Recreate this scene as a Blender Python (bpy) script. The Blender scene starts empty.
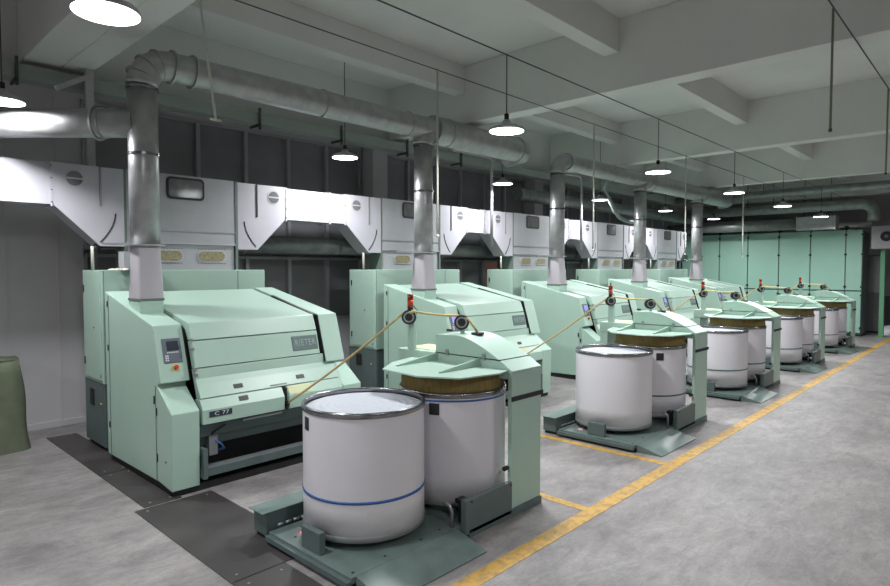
import bpy, bmesh, math, random
from mathutils import Vector, Matrix
random.seed(7)
C = bpy.context.scene.collection
PI = math.pi
V = Vector

# ------------------------------------------------------------------ materials
def s2l(c):
    c = c / 255.0
    return c / 12.92 if c <= 0.04045 else ((c + 0.055) / 1.055) ** 2.4
def rgb(r, g, b): return (s2l(r), s2l(g), s2l(b), 1)

def mat(name, col, rough=0.5, metal=0.0, var=0.06, scale=3.0, stretch=(1, 1, 1), bump=0.0, bscale=40, rvar=0.08, spec=0.5, emit=None, estr=0):
    m = bpy.data.materials.new(name); m.use_nodes = True
    nt = m.node_tree; b = nt.nodes['Principled BSDF']
    b.inputs['Metallic'].default_value = metal
    b.inputs['Specular IOR Level'].default_value = spec
    tc = nt.nodes.new('ShaderNodeTexCoord'); mp = nt.nodes.new('ShaderNodeMapping')
    mp.inputs['Scale'].default_value = stretch
    nt.links.new(tc.outputs['Object'], mp.inputs['Vector'])
    n = nt.nodes.new('ShaderNodeTexNoise'); n.inputs['Scale'].default_value = scale; n.inputs['Detail'].default_value = 5
    nt.links.new(mp.outputs[0], n.inputs['Vector'])
    r = nt.nodes.new('ShaderNodeValToRGB')
    k0, k1 = 1 - var, 1 + var
    r.color_ramp.elements[0].position = 0.3; r.color_ramp.elements[1].position = 0.7
    r.color_ramp.elements[0].color = (col[0] * k0, col[1] * k0, col[2] * k0, 1)
    r.color_ramp.elements[1].color = (min(1, col[0] * k1), min(1, col[1] * k1), min(1, col[2] * k1), 1)
    nt.links.new(n.outputs['Fac'], r.inputs['Fac'])
    nt.links.new(r.outputs['Color'], b.inputs['Base Color'])
    mr = nt.nodes.new('ShaderNodeMapRange')
    mr.inputs['To Min'].default_value = max(0.02, rough - rvar); mr.inputs['To Max'].default_value = min(1, rough + rvar)
    nt.links.new(n.outputs['Fac'], mr.inputs['Value']); nt.links.new(mr.outputs[0], b.inputs['Roughness'])
    if bump:
        n2 = nt.nodes.new('ShaderNodeTexNoise'); n2.inputs['Scale'].default_value = bscale; n2.inputs['Detail'].default_value = 6
        nt.links.new(mp.outputs[0], n2.inputs['Vector'])
        bp = nt.nodes.new('ShaderNodeBump'); bp.inputs['Strength'].default_value = bump; bp.inputs['Distance'].default_value = 0.01
        nt.links.new(n2.outputs['Fac'], bp.inputs['Height']); nt.links.new(bp.outputs[0], b.inputs['Normal'])
    if emit:
        b.inputs['Emission Color'].default_value = emit; b.inputs['Emission Strength'].default_value = estr
    return m

M = {}
M['mint'] = mat('mint_enamel', rgb(162, 188, 174), 0.38, var=0.025, scale=2, rvar=0.05)
M['mint2'] = mat('mint_panel_enamel', rgb(150, 192, 174), 0.5, var=0.03, scale=1.2)
M['slate'] = mat('slate_green_enamel', rgb(84, 98, 97), 0.42, var=0.08, scale=6)
M['slate_pl'] = mat('slate_green_tread', rgb(98, 114, 110), 0.36, var=0.16, scale=5, rvar=0.12)
M['black'] = mat('black_paint', rgb(26, 27, 28), 0.5, var=0.2, scale=10)
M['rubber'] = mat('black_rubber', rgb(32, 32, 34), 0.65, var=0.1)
M['galv'] = mat('galvanised_sheet', rgb(170, 171, 171), 0.38, metal=0.6, var=0.16, scale=7, rvar=0.12, bump=0.05, bscale=14)
M['galvdk'] = mat('old_galvanised_sheet', rgb(134, 140, 137), 0.42, metal=0.5, var=0.2, scale=5, rvar=0.12)
M['steel'] = mat('polished_steel', rgb(150, 151, 154), 0.24, metal=1.0, var=0.15, scale=20)
M['zinc'] = mat('satin_grey_metal', rgb(150, 152, 154), 0.4, metal=0.6, var=0.08)
M['greypaint'] = mat('pale_grey_enamel', rgb(172, 168, 173), 0.42, var=0.03, scale=2)
M['chute'] = mat('light_grey_sheet', rgb(176, 174, 181), 0.45, var=0.04, scale=2.5)
M['chutedk'] = mat('shaft_sheet', rgb(160, 160, 164), 0.45, var=0.05, scale=2.5)
M['can'] = mat('white_can_plastic', rgb(212, 209, 214), 0.32, var=0.025, scale=2, rvar=0.05)
M['canlow'] = mat('scuffed_white_plastic', rgb(214, 211, 214), 0.42, var=0.05, scale=5, stretch=(1, 1, 3))
M['canlid'] = mat('bluish_white_plate', rgb(178, 182, 190), 0.7, var=0.03, scale=4)
M['blue'] = mat('blue_band', rgb(46, 88, 150), 0.4, var=0.1)
M['greenband'] = mat('green_band', rgb(52, 96, 88), 0.4, var=0.1)
M['greyband'] = mat('grey_band', rgb(84, 90, 96), 0.4, var=0.1)
M['whiteband'] = mat('white_band', rgb(222, 222, 224), 0.4, var=0.03)
M['sliver'] = mat('tan_fibre', rgb(190, 170, 118), 0.9, var=0.2, scale=60, stretch=(1, 1, 1), bump=0.3, bscale=120)
M['coil'] = mat('olive_tan_fibre', rgb(124, 106, 62), 0.95, var=0.28, scale=26, stretch=(3, 3, .35), bump=0.5, bscale=60)
M['cream'] = mat('cream_sheet', rgb(196, 200, 158), 0.5)
M['basegrey'] = mat('grey_base_metal', rgb(122, 124, 124), 0.5, metal=.3)
M['red'] = mat('red_plastic', rgb(196, 40, 30), 0.3, var=0.05)
M['redlens'] = mat('red_lens', rgb(124, 24, 20), 0.2, var=0.05)
M['amber'] = mat('orange_lens', rgb(186, 66, 30), 0.2, var=0.05)
M['yellow'] = mat('yellow_plastic', rgb(210, 170, 40), 0.4, var=0.05)
M['screen'] = mat('dark_screen', rgb(52, 58, 66), 0.15, var=0.05)
M['panelgrey'] = mat('slate_membrane', rgb(92, 98, 108), 0.4, var=0.05)
M['lit'] = mat('lit_screen', rgb(120, 120, 190), 0.3, emit=rgb(176, 166, 232), estr=0.9)
M['badge'] = mat('grey_badge', rgb(94, 112, 110), 0.4, var=0.04)
M['badgetext'] = mat('badge_letters', rgb(196, 206, 204), 0.4, var=0.02)
M['badgetextdk'] = mat('raised_letters', rgb(146, 164, 160), 0.35, var=0.02)
M['key'] = mat('key_white', rgb(205, 205, 210), 0.4, var=0.02)
M['gasket'] = mat('grey_gasket', rgb(96, 108, 102), 0.6)
M['glassdk'] = mat('dark_window_glass', rgb(132, 132, 136), 0.14, var=0.25, scale=0.5, rvar=0.03, spec=0.6)
M['ovalglass'] = mat('fibre_behind_glass', rgb(140, 132, 104), 0.3, var=0.3, scale=25)
M['portglass'] = mat('grey_view_glass', rgb(104, 106, 106), 0.12, var=0.2, scale=6)
M['alu'] = mat('aluminium_frame', rgb(160, 162, 164), 0.4, metal=0.1, var=0.06)
M['pink'] = mat('salmon_panel', rgb(232, 158, 146), 0.5, var=0.1)
M['wall'] = mat('painted_plaster', rgb(192, 190, 192), 0.8, var=0.05, scale=0.9, bump=0.04, bscale=20)
M['walldk'] = mat('grey_dado', rgb(120, 120, 122), 0.8, var=0.05)
M['ceil'] = mat('white_ceiling_paint', rgb(216, 217, 213), 0.85, var=0.05, scale=0.8, bump=0.06, bscale=12)
M['tray'] = mat('pale_green_tray', rgb(148, 156, 150), 0.5, var=0.06, stretch=(.4, 1, 1))
M['lampshade'] = mat('lamp_housing', rgb(190, 190, 192), 0.35, metal=0.4)
M['lampglow'] = mat('lamp_diffuser', rgb(255, 255, 255), 0.5, emit=(0.93, 0.96, 1, 1), estr=22)
M['wire'] = mat('dark_cable', rgb(78, 80, 80), 0.6)
M['olive'] = mat('olive_tube', rgb(120, 122, 100), 0.5)
M['rod'] = mat('pale_conduit', rgb(196, 196, 186), 0.5, var=0.05)
M['steelplate'] = mat('worn_black_plate', rgb(60, 56, 56), 0.45, var=0.26, scale=2.2, rvar=0.15, bump=0.05, bscale=60)
M['rust'] = mat('rusty_bolt', rgb(150, 140, 130), 0.6, metal=.4)
M['canvas'] = mat('olive_canvas', rgb(100, 108, 88), 0.9, var=0.15, scale=5, bump=0.3, bscale=18)
M['polegreen'] = mat('green_pole_paint', rgb(98, 152, 116), 0.45, var=0.05)
M['plastic_sheet'] = mat('white_sheet', rgb(225, 227, 232), 0.35, var=0.03)
M['debris'] = mat('cotton_fly', rgb(206, 196, 186), 0.95, var=0.2, scale=40, bump=.4)

def floor_material():
    m = bpy.data.materials.new('polished_concrete'); m.use_nodes = True
    nt = m.node_tree; b = nt.nodes['Principled BSDF']; N = nt.nodes.new; L = nt.links.new
    tc = N('ShaderNodeTexCoord')
    def noise(scale, stretch=(1, 1, 1), det=6, rough=.6, dist=0, rz=0):
        mp = N('ShaderNodeMapping'); mp.inputs['Scale'].default_value = stretch; mp.inputs['Rotation'].default_value = (0, 0, rz)
        L(tc.outputs['Object'], mp.inputs['Vector'])
        n = N('ShaderNodeTexNoise'); n.inputs['Scale'].default_value = scale; n.inputs['Detail'].default_value = det
        n.inputs['Roughness'].default_value = rough; n.inputs['Distortion'].default_value = dist
        L(mp.outputs[0], n.inputs['Vector']); return n
    def ramp(n, a, ca, b_, cb):
        r = N('ShaderNodeValToRGB'); e = r.color_ramp.elements
        e[0].position = a; e[0].color = ca; e[1].position = b_; e[1].color = cb
        L(n.outputs['Fac'], r.inputs['Fac']); return r
    def mult(x, y, f=1, t='MULTIPLY'):
        mx = N('ShaderNodeMix'); mx.data_type = 'RGBA'; mx.blend_type = t; mx.inputs['Factor'].default_value = f
        L(x, mx.inputs['A']); L(y, mx.inputs['B']); return mx.outputs['Result']
    base = ramp(noise(.55, det=8, rough=.65), .3, rgb(130, 126, 125), .7, rgb(160, 155, 154))
    streak = ramp(noise(1.6, (.6, 1.6, 1), det=10, rough=.75, dist=1.5, rz=.3), .36, (.74, .74, .75, 1), .60, (1.06, 1.05, 1.04, 1))
    fine = ramp(noise(30, (1, 1, 1), det=6, rough=.7), .3, (.88, .88, .88, 1), .7, (1.05, 1.05, 1.05, 1))
    scuff = ramp(noise(4.0, (.5, 5, 1), det=10, rough=.75, dist=2, rz=-.6), .36, (.80, .79, .78, 1), .46, (1, 1, 1, 1))
    blotch = ramp(noise(1.3, det=6, rough=.7, dist=.5), .36, (.80, .80, .81, 1), .56, (1, 1, 1, 1))
    mid = ramp(noise(7, (.8, 1.3, 1), det=12, rough=.8, dist=.6), .38, (.82, .82, .82, 1), .58, (1.05, 1.05, 1.05, 1))
    c = mult(base.outputs[0], mid.outputs[0]); c = mult(c, streak.outputs[0]); c = mult(c, fine.outputs[0]); c = mult(c, scuff.outputs[0]); c = mult(c, blotch.outputs[0])
    L(c, b.inputs['Base Color'])
    rr = N('ShaderNodeMapRange'); rr.inputs['To Min'].default_value = .38; rr.inputs['To Max'].default_value = .62
    L(noise(2, det=5).outputs['Fac'], rr.inputs['Value']); L(rr.outputs[0], b.inputs['Roughness'])
    bp = N('ShaderNodeBump'); bp.inputs['Strength'].default_value = .08; bp.inputs['Distance'].default_value = .01
    L(noise(25).outputs['Fac'], bp.inputs['Height']); L(bp.outputs[0], b.inputs['Normal'])
    return m
M['floor'] = floor_material()

def line_material():
    m = bpy.data.materials.new('worn_yellow_paint'); m.use_nodes = True
    nt = m.node_tree; b = nt.nodes['Principled BSDF']; N = nt.nodes.new; L = nt.links.new
    tc = N('ShaderNodeTexCoord'); n = N('ShaderNodeTexNoise'); n.inputs['Scale'].default_value = 9; n.inputs['Detail'].default_value = 8; n.inputs['Roughness'].default_value = .7
    L(tc.outputs['Object'], n.inputs['Vector'])
    r = N('ShaderNodeValToRGB'); e = r.color_ramp.elements
    e[0].position = .33; e[0].color = rgb(126, 110, 78); e[1].position = .56; e[1].color = rgb(196, 152, 66)
    L(n.outputs['Fac'], r.inputs['Fac']); L(r.outputs[0], b.inputs['Base Color']); b.inputs['Roughness'].default_value = .55
    return m
M['line'] = line_material()

# ------------------------------------------------------------------ mesh builder
class MB:
    def __init__(s): s.v = []; s.f = []; s.sm = []; s.mi = []; s.mats = []; s.cur = 0
    def use(s, m):
        if m not in s.mats: s.mats.append(m)
        s.cur = s.mats.index(m); return s
    def add(s, vs, fs, smooth=False):
        o = len(s.v); s.v += [tuple(p) for p in vs]
        for f in fs: s.f.append([o + i for i in f]); s.sm.append(smooth); s.mi.append(s.cur)
        return s
    def box(s, x0, x1, y0, y1, z0, z1):
        return s.add([(x0,y0,z0),(x1,y0,z0),(x1,y1,z0),(x0,y1,z0),(x0,y0,z1),(x1,y0,z1),(x1,y1,z1),(x0,y1,z1)],
                     [(0,3,2,1),(4,5,6,7),(0,1,5,4),(1,2,6,5),(2,3,7,6),(3,0,4,7)])
    def prismx(s, prof, x0, x1):          # profile (y,z), extruded along x
        n = len(prof); vs = [(x0, y, z) for y, z in prof] + [(x1, y, z) for y, z in prof]
        fs = [tuple(range(n)), tuple(range(2*n-1, n-1, -1))] + [(i, i+n, (i+1) % n + n, (i+1) % n) for i in range(n)]
        return s.add(vs, fs)
    def prismy(s, prof, y0, y1):          # profile (x,z)
        n = len(prof); vs = [(x, y0, z) for x, z in prof] + [(x, y1, z) for x, z in prof]
        fs = [tuple(range(n)), tuple(range(2*n-1, n-1, -1))] + [(i, i+n, (i+1) % n + n, (i+1) % n) for i in range(n)]
        return s.add(vs, fs)
    def prismz(s, prof, z0, z1):
        n = len(prof); vs = [(x, y, z0) for x, y in prof] + [(x, y, z1) for x, y in prof]
        fs = [tuple(range(n)), tuple(range(2*n-1, n-1, -1))] + [(i, i+n, (i+1) % n + n, (i+1) % n) for i in range(n)]
        return s.add(vs, fs)
    def tube(s, pts, r, n=16, caps=True, radii=None):
        pts = [V(p) for p in pts]; vs = []; fs = []
        t0 = (pts[1] - pts[0]).normalized()
        u = t0.cross(V((0, 0, 1))); 
        if u.length < 1e-3: u = t0.cross(V((0, 1, 0)))
        u.normalize()
        for i, p in enumerate(pts):
            if i == 0: t = pts[1] - pts[0]
            elif i == len(pts) - 1: t = pts[-1] - pts[-2]
            else: t = (pts[i] - pts[i-1]).normalized() + (pts[i+1] - pts[i]).normalized()
            t.normalize(); u = (u - t * u.dot(t)).normalized(); w = t.cross(u)
            rr = radii[i] if radii else r
            for k in range(n):
                a = 2 * PI * k / n; vs.append(p + (u * math.cos(a) + w * math.sin(a)) * rr)
        for i in range(len(pts) - 1):
            for k in range(n): fs.append((i*n+k, i*n+(k+1) % n, (i+1)*n+(k+1) % n, (i+1)*n+k))
        s.add(vs, fs, True)
        if caps:
            o = len(s.v) - len(vs)
            s.f.append([o + k for k in range(n)][::-1]); s.sm.append(False); s.mi.append(s.cur)
            s.f.append([o + (len(pts)-1)*n + k for k in range(n)]); s.sm.append(False); s.mi.append(s.cur)
        return s
    def lathe(s, prof, c=(0, 0, 0), n=48, closed=False):     # profile (r,z)
        vs = []; fs = []; m = len(prof)
        for r, z in prof:
            for k in range(n):
                a = 2*PI*k/n; vs.append((c[0]+r*math.cos(a), c[1]+r*math.sin(a), c[2]+z))
        for i in range(m if closed else m-1):
            j = (i+1) % m
            for k in range(n): fs.append((i*n+k, i*n+(k+1) % n, j*n+(k+1) % n, j*n+k))
        return s.add(vs, fs, True)
    def disc(s, c, nrm, r, h, n=24):
        nrm = V(nrm).normalized(); return s.tube([V(c) - nrm*h/2, V(c) + nrm*h/2], r, n)
    def ring(s, c, nrm, r0, r1, h, n=28):     # flat ring
        nrm = V(nrm).normalized(); u = nrm.cross(V((0, 0, 1)))
        if u.length < 1e-3: u = nrm.cross(V((0, 1, 0)))
        u.normalize(); w = nrm.cross(u); c = V(c); vs = []; fs = []
        prof = [(r0, -h/2), (r1, -h/2), (r1, h/2), (r0, h/2)]
        for r, z in prof:
            for k in range(n):
                a = 2*PI*k/n; vs.append(c + (u*math.cos(a) + w*math.sin(a))*r + nrm*z)
        for i in range(4):
            j = (i+1) % 4
            for k in range(n): fs.append((i*n+k, i*n+(k+1) % n, j*n+(k+1) % n, j*n+k))
        return s.add(vs, fs)
    def obox(s, c, ax, ay, az, hx, hy, hz):     # oriented box
        c = V(c); ax, ay, az = [V(a).normalized() for a in (ax, ay, az)]
        vs = [c + ax*hx*i + ay*hy*j + az*hz*k for k in (-1, 1) for (i, j) in ((-1,-1),(1,-1),(1,1),(-1,1))]
        return s.add(vs, [(0,3,2,1),(4,5,6,7),(0,1,5,4),(1,2,6,5),(2,3,7,6),(3,0,4,7)])
    def build(s, name, m=None, parent=None, bevel=0, loc=None):
        me = bpy.data.meshes.new(name); me.from_pydata(s.v, [], s.f)
        ms = s.mats if s.mats else [m]
        for mm in ms: me.materials.append(M[mm] if isinstance(mm, str) else mm)
        for p, sm, mi in zip(me.polygons, s.sm, s.mi): p.use_smooth = sm; p.material_index = mi
        bm = bmesh.new(); bm.from_mesh(me); bmesh.ops.recalc_face_normals(bm, faces=bm.faces); bm.to_mesh(me); bm.free()
        o = bpy.data.objects.new(name, me); C.objects.link(o)
        if parent: o.parent = parent
        if loc: o.location = loc
        if bevel:
            b = o.modifiers.new('bevel', 'BEVEL'); b.width = bevel; b.segments = 2; b.limit_method = 'ANGLE'; b.angle_limit = 0.6
        return o

def tag(o, label=None, cat=None, group=None, kind=None):
    if label: o['label'] = label
    if cat: o['category'] = cat
    if group: o['group'] = group
    if kind: o['kind'] = kind
    return o
def empty(name, loc=(0, 0, 0), rz=0):
    o = bpy.data.objects.new(name, None); C.objects.link(o); o.location = loc; o.rotation_euler.z = rz; o.empty_display_size = .2
    return o
def copy_tree(o, parent=None):
    c = o.copy(); C.objects.link(c)
    if parent: c.parent = parent
    for ch in list(o.children): copy_tree(ch, c)
    return c
def struct(name, mb, m, bevel=0): return tag(mb.build(name, m, bevel=bevel), kind='structure')
def arc(c, r, a0, a1, u, w, n=8):
    c = V(c); u = V(u); w = V(w)
    return [c + (u*math.cos(a0 + (a1-a0)*i/n) + w*math.sin(a0 + (a1-a0)*i/n))*r for i in range(n+1)]
def text_mesh(name, txt, size, m, parent, mtx, extrude=.002, sx=1.0):
    cu = bpy.data.curves.new(name, 'FONT'); cu.body = txt; cu.size = size; cu.extrude = extrude; cu.align_x = 'CENTER'; cu.align_y = 'CENTER'
    cu.space_character = 1.1
    t = bpy.data.objects.new(name, cu); C.objects.link(t)
    dg = bpy.context.evaluated_depsgraph_get(); me = bpy.data.meshes.new_from_object(t.evaluated_get(dg))
    bpy.data.objects.remove(t)
    me.transform(mtx @ Matrix.Scale(sx, 4, (1, 0, 0))); me.materials.clear(); me.materials.append(M[m])
    o = bpy.data.objects.new(name, me); C.objects.link(o); o.parent = parent
    return o
def frame(origin, ax, ay):
    ax = V(ax).normalized(); ay = V(ay).normalized(); az = ax.cross(ay)
    m = Matrix((ax, ay, az)).transposed().to_4x4(); m.translation = V(origin); return m

# ------------------------------------------------------------------ setting
X0, X1, Y0, Y1 = -6.0, 29.5, -7.0, 10.5
struct('floor', MB().box(X0, X1, Y0, Y1 + .3, -.2, 0), 'floor')
cb = MB().box(X0, X1, Y0, Y1 + .3, 6.15, 6.4)
struct('ceiling', cb, 'ceil')
n = 1
beams = [(-3.65, -3.3), (2.42, 2.77), (8.48, 8.83), (14.55, 14.9), (20.65, 21.0), (26.7, 27.05)]
for a, b in beams:
    struct('trim_%d' % n, MB().box(a, b, Y0, 9.63, 5.1, 6.15), 'ceil', .01); n += 1
struct('trim_%d' % n, MB().box(1.98, 2.42, 3.0, 9.63, 5.1, 6.15), 'ceil', .01); n += 1
for y in (-4.9, -1.8, 1.25, 4.38, 7.48):
    xs = [X0] + [v for ab in beams for v in ab] + [X1]
    for i in range(0, len(xs), 2):
        xa, xb = xs[i], xs[i+1]
        if i == 2: pass
        if y > 3 and xa < 1.9 < xb and xb > 2: xb = 1.98
        struct('trim_%d' % n, MB().box(xa, xb, y, y + .26, 5.65, 6.15), 'ceil', .008); n += 1
struct('trim_%d' % n, MB().box(X0, X1, 9.63, 10.5, 5.1, 6.15), 'ceil', .01); n += 1
# back wall : solid left part, dado below glazing
wb = MB().box(X0, 2.95, 10.5, 10.8, 0, 6.15).box(2.95, X1, 10.5, 10.8, 0, 1.32).box(2.95, X1, 10.62, 10.8, 1.32, 6.15).box(2.95, X1, 10.5, 10.62, 5.0, 6.15)
struct('wall_back', wb, 'wall')
for x in (1.0, 1.95, 2.6, -0.4):
    struct('trim_%d' % n, MB().box(x - .012, x + .012, 10.485, 10.5, .1, 5.0), 'wall'); n += 1
struct('baseboard_back', MB().box(X0, 2.95, 10.47, 10.5, 0, .09), 'wall')
struct('wall_left', MB().box(X0 - .3, X0, Y0, Y1 + .3, 0, 6.15), 'wall')
struct('wall_front', MB().box(X0, X1, Y0 - .3, Y0, 0, 6.15), 'wall')
struct('wall_right', MB().use('wall').box(X1, X1 + .3, Y0, Y1 + .3, 1.3, 6.15).use('walldk').box(X1, X1 + .3, Y0, Y1 + .3, 0, 1.3), 'wall')
# columns along the back wall
for x in (8.45, 14.52, 20.62):
    struct('trim_%d' % n, MB().box(x, x + .42, 10.1, 10.5, 0, 5.1), 'wall', .01); n += 1
# glazing
wi = 1
segs = [(2.95, 8.4), (8.9, 14.5), (14.97, 20.6), (21.06, 25.2)]
for a, b in segs:
    k = max(1, round((b - a) / .98))
    for z0, z1, tp in ((1.32, 2.63, 0), (2.7, 5.0, 1)):
        root = empty('window_%d' % wi, (a, 10.5, z0)); tag(root, kind='structure'); wi += 1
        f = MB(); w = b - a; h = z1 - z0
        f.box(0, w, -.05, .05, 0, .06).box(0, w, -.05, .05, h - .05, h)
        for j in range(k + 1):
            x = w * j / k; f.box(max(0, x - .035), min(w, x + .035), -.06, .05, 0, h)
        f.build('window_frame', 'alu', root)
        for j in range(k):
            x = w * j / k; xx = w * (j+1) / k
            pinkp = (a + x < 13.2 < a + xx) 
            MB().box(x + .035, xx - .035, .03, .04, .06, h - .05).build('pane', 'pink' if pinkp and tp == 0 else ('walldk' if tp == 0 and 5.3 < a + x < 6.7 else 'glassdk'), root)

# yellow floor lines
def line(name_i, x0, x1, y0, y1): return struct('trim_%d' % name_i, MB().box(x0, x1, y0, y1, 0, .003), 'line')
line(n, -2, 28.5, 2.86, 3.02); n += 1
line(n, 7.10, 7.22, 3.02, 5.3); n += 1
line(n, 5.20, 5.31, 3.02, 4.3); n += 1

# steel floor plates
def plate(x0, x1, y0, y1, label):
    r = empty('steel_floor_plate', ((x0+x1)/2, (y0+y1)/2, 0)); tag(r, label, 'floor plate', 'steel plates let into the floor')
    w, h = (x1-x0)/2, (y1-y0)/2
    MB().box(-w, w, -h, h, 0, .008).build('plate', 'steelplate', r, .002)
    for sx in (-1, 1):
        for sy in (-1, 1): MB().disc((sx*(w-.09), sy*(h-.09), .0095), (0, 0, 1), .012, .003, 10).build('screw', 'rust', r)
plate(2.24, 2.62, 7.62, 9.85, 'worn dark floor plate beside the tarpaulin end of the nearest carding machine')
plate(2.24, 2.62, 6.25, 7.60, 'worn dark narrow floor plate beside the front door of the nearest carding machine')
plate(2.14, 2.92, 4.25, 6.22, 'wide dark floor plate between nearest carding machine and nearest can changer')
plate(2.14, 2.60, 2.30, 4.24, 'dark floor plate at the bottom edge of the photo beside the nearest ramp')

# ------------------------------------------------------------------ card machine
def card_proto():
    R = empty('carding_machine')
    W = 2.48
    colp = [(1.95, .08), (1.95, 2.115), (.456, 1.779), (.262, 1.178), (.36, 1.15), (.40, .10)]
    nosep = [(.395, .105), (.355, 1.135), (0, .886), (.02, .07)]
    for nm, a, b in (('l', 0, .31), ('r', 2.035, 2.33)):
        c = MB().prismx(colp if nm == 'l' else [(1.95, .08), (1.95, 2.115), (.335, 1.80), (.150, 1.195), (.36, 1.15), (.40, .10)], a, b).build('side_column', 'mint', R, .008)
        # inset seam line on front slanted face
        q = 0 if nm == 'l' else -.108
        MB().prismx([(.438+q, 1.715), (.434+q, 1.711), (.4345+q, 1.705), (.441+q, 1.71)], a - .001, b + .001).build('seam', 'gasket', c)
        nz = MB().prismx(nosep, *((0, .295) if nm == 'l' else (2.19, W))).build('front_cover', 'mint', R, .008)
    MB().prismx([(.332, 1.785), (.158, 1.205), (.40, 1.15), (.60, 1.83)], 2.029, 2.035).build('shade_strip', 'rubber', R)  # no real seal: black strip paints the shade on the right column's inner face
    # side door seams and latches
    sd = MB().box(-.006, 0, 1.82, 1.826, .1, 2.06).box(-.006, 0, .40, .406, .12, 1.14)
    sd.build('door_gap', 'gasket', R)
    MB().box(2.33, 2.336, 1.82, 1.826, .1, 2.06).build('door_gap', 'gasket', R)
    for y, z, h in ((1.86, 1.96, .07), (1.86, 1.42, .07), (1.86, .46, .07), (.44, .98, .09), (.385, .86, .08), (.385, .36, .09)):
        MB().box(-.008, .001, y - .012, y + .012, z - h/2, z + h/2).build('latch', 'black', R)
    MB().disc((-.002, .16, .36), (1, 0, 0), .012, .012, 10).build('key_lock', 'gasket', R)
    # black interior body
    MB().box(.31, 2.12, .46, 1.93, .12, 1.72).build('inner_body', 'black', R)
    MB().box(.03, W-.03, .06, 1.93, 0.0, .08).build('plinth', 'black', R)
    # inner sides next to columns
    MB().prismx([(1.9, 1.8), (1.9, 2.07), (.49, 1.755), (.30, 1.18), (.44, 1.1)], .31, .34).build('inner_cheek', 'black', R)
    MB().prismx([(1.9, 1.8), (1.9, 2.07), (.49, 1.755), (.30, 1.18), (.44, 1.1)], 1.99, 2.03).build('inner_cheek', 'black', R)
    # hood of the carding zone: upper hood and two front flaps
    a, b = .35, 1.985
    h1 = MB().prismx([(1.93, 2.10), (.365, 1.796), (.290, 1.607), (.40, 1.60), (.47, 1.72), (1.93, 2.0)], a, b).build('top_hood', 'mint', R, .008)
    MB().prismx([(.288, 1.597), (.214, 1.308), (.30, 1.30), (.40, 1.59)], a, b).build('front_flap', 'mint', R, .005)
    MB().prismx([(.212, 1.298), (.198, 1.19), (.165, 1.13), (.075, .99), (.18, .96), (.30, 1.29)], a - .005, 2.19).build('front_flap', 'mint', R, .005)
    # top slot near right column
    MB().obox((2.01, .9, 1.90), (1, 0, 0), (0, 1, .213), (0, -.213, 1), .02, .52, .012).build('slot', 'black', R)
    # hinges on the left inner edge
    for z, y in ((1.60, .28), (1.50, .255), (1.28, .2), (1.22, .18)):
        MB().box(.325, .365, y, y + .03, z, z + .03).build('hinge', 'zinc', R)
    # lower cover with model badge, split at the trumpet
    cov = [(.072, .982), (.0, .874), (.0, .718), (.12, .72), (.2, .97)]
    MB().prismx(cov, .33, 1.33).build('delivery_cover', 'mint', R, .006)
    MB().prismx(cov, 1.39, 2.185).build('delivery_cover', 'mint', R, .006)
    MB().box(1.33, 1.39, .05, .16, .72, .96).build('cover_gap', 'black', R)
    MB().obox((1.56, .036, .9335), (1, 0, 0), (0, .072, .108), (0, -.108, .072), .16, .055, .004).build('cream_cover', 'cream', R)
    bd = MB().box(.40, .66, -.006, .002, .79, .852).build('model_badge', 'screen', R)
    text_mesh('badge_lettering', 'C 77', .058, 'badgetext', bd, frame((.54, -.008, .821), (1, 0, 0), (0, 0, 1)), .001, 1.35)
    # dark recessed handles
    def onslope(y): return .995 + (y - .10) * (.874 - .995) / (-.10)
    for x in (.80, 1.62):
        MB().obox((x, .121, 1.062), (1, 0, 0), (0, .09, .14), (0, -.14, .09), .055, .026, .005).build('recessed_handle', 'black', R)
        MB().obox((x + .02, .038, .932), (1, 0, 0), (0, .072, .108), (0, -.108, .072), .055, .028, .005).build('recessed_handle', 'black', R)
    MB().obox((1.30, .088, 1.012), (1, 0, 0), (0, .09, .14), (0, -.14, .09), .11, .006, .008).build('pull_bar', 'slate', R)
    # delivery region below cover
    MB().box(.31, W-.31, .10, .46, .56, .70).build('delivery_beam', 'slate', R, .006)
    MB().box(.31, W-.31, .20, .30, .44, .56).build('delivery_beam', 'slate', R)
    MB().box(.80, 1.30, .02, .06, .675, .70).build('lever', 'zinc', R)
    MB().box(.31, W-.31, .02, .16, .14, .235).use('slate').build('front_rail', 'slate', R, .006)
    MB().box(.34, W-.34, .03, .09, .235, .25).build('rail_cap', 'zinc', R)
    MB().box(.32, .37, -.02, .12, .13, .46).build('rail_bracket', 'slate', R, .004)
    MB().box(W-.37, W-.32, -.02, .12, .13, .46).build('rail_bracket', 'slate', R, .004)
    MB().box(.44, .54, .10, .2, .34, .56).build('sensor_box', 'zinc', R, .005)
    MB().tube([(.50, .12, .50), (.56, .06, .46), (.60, .08, .40), (.55, .15, .36)], .012, 8).build('air_hose', 'blue', R)
    MB().tube([(.46, .12, .56), (.5, .06, .62), (.62, .08, .66)], .010, 8).build('cable', 'black', R)
    for x in (.06, .75, 1.7, W-.1): MB().disc((x, .12, .04), (0, 0, 1), .04, .08, 12).build('foot', 'black', R)
    # control panel on the slanted face
    d = V((0, .194, .601)).normalized(); nrm = V((0, -.601, .194)).normalized(); o0 = V((0, .262, 1.178))
    def onface(x, t, off=0): p = o0 + d * t + nrm * off; return (x, p.y, p.z)
    pn = MB().obox(onface(.165, .345, .004), (1, 0, 0), d, nrm, .098, .135, .008).build('control_panel', 'panelgrey', R, .004)
    MB().obox(onface(.172, .395, .014), (1, 0, 0), d, nrm, .062, .052, .003).build('display', 'screen', pn)
    kb = MB()
    for i in range(7): kb.obox(onface(.112 + i*.018, .322, .014), (1, 0, 0), d, nrm, .006, .006, .003)
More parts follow.
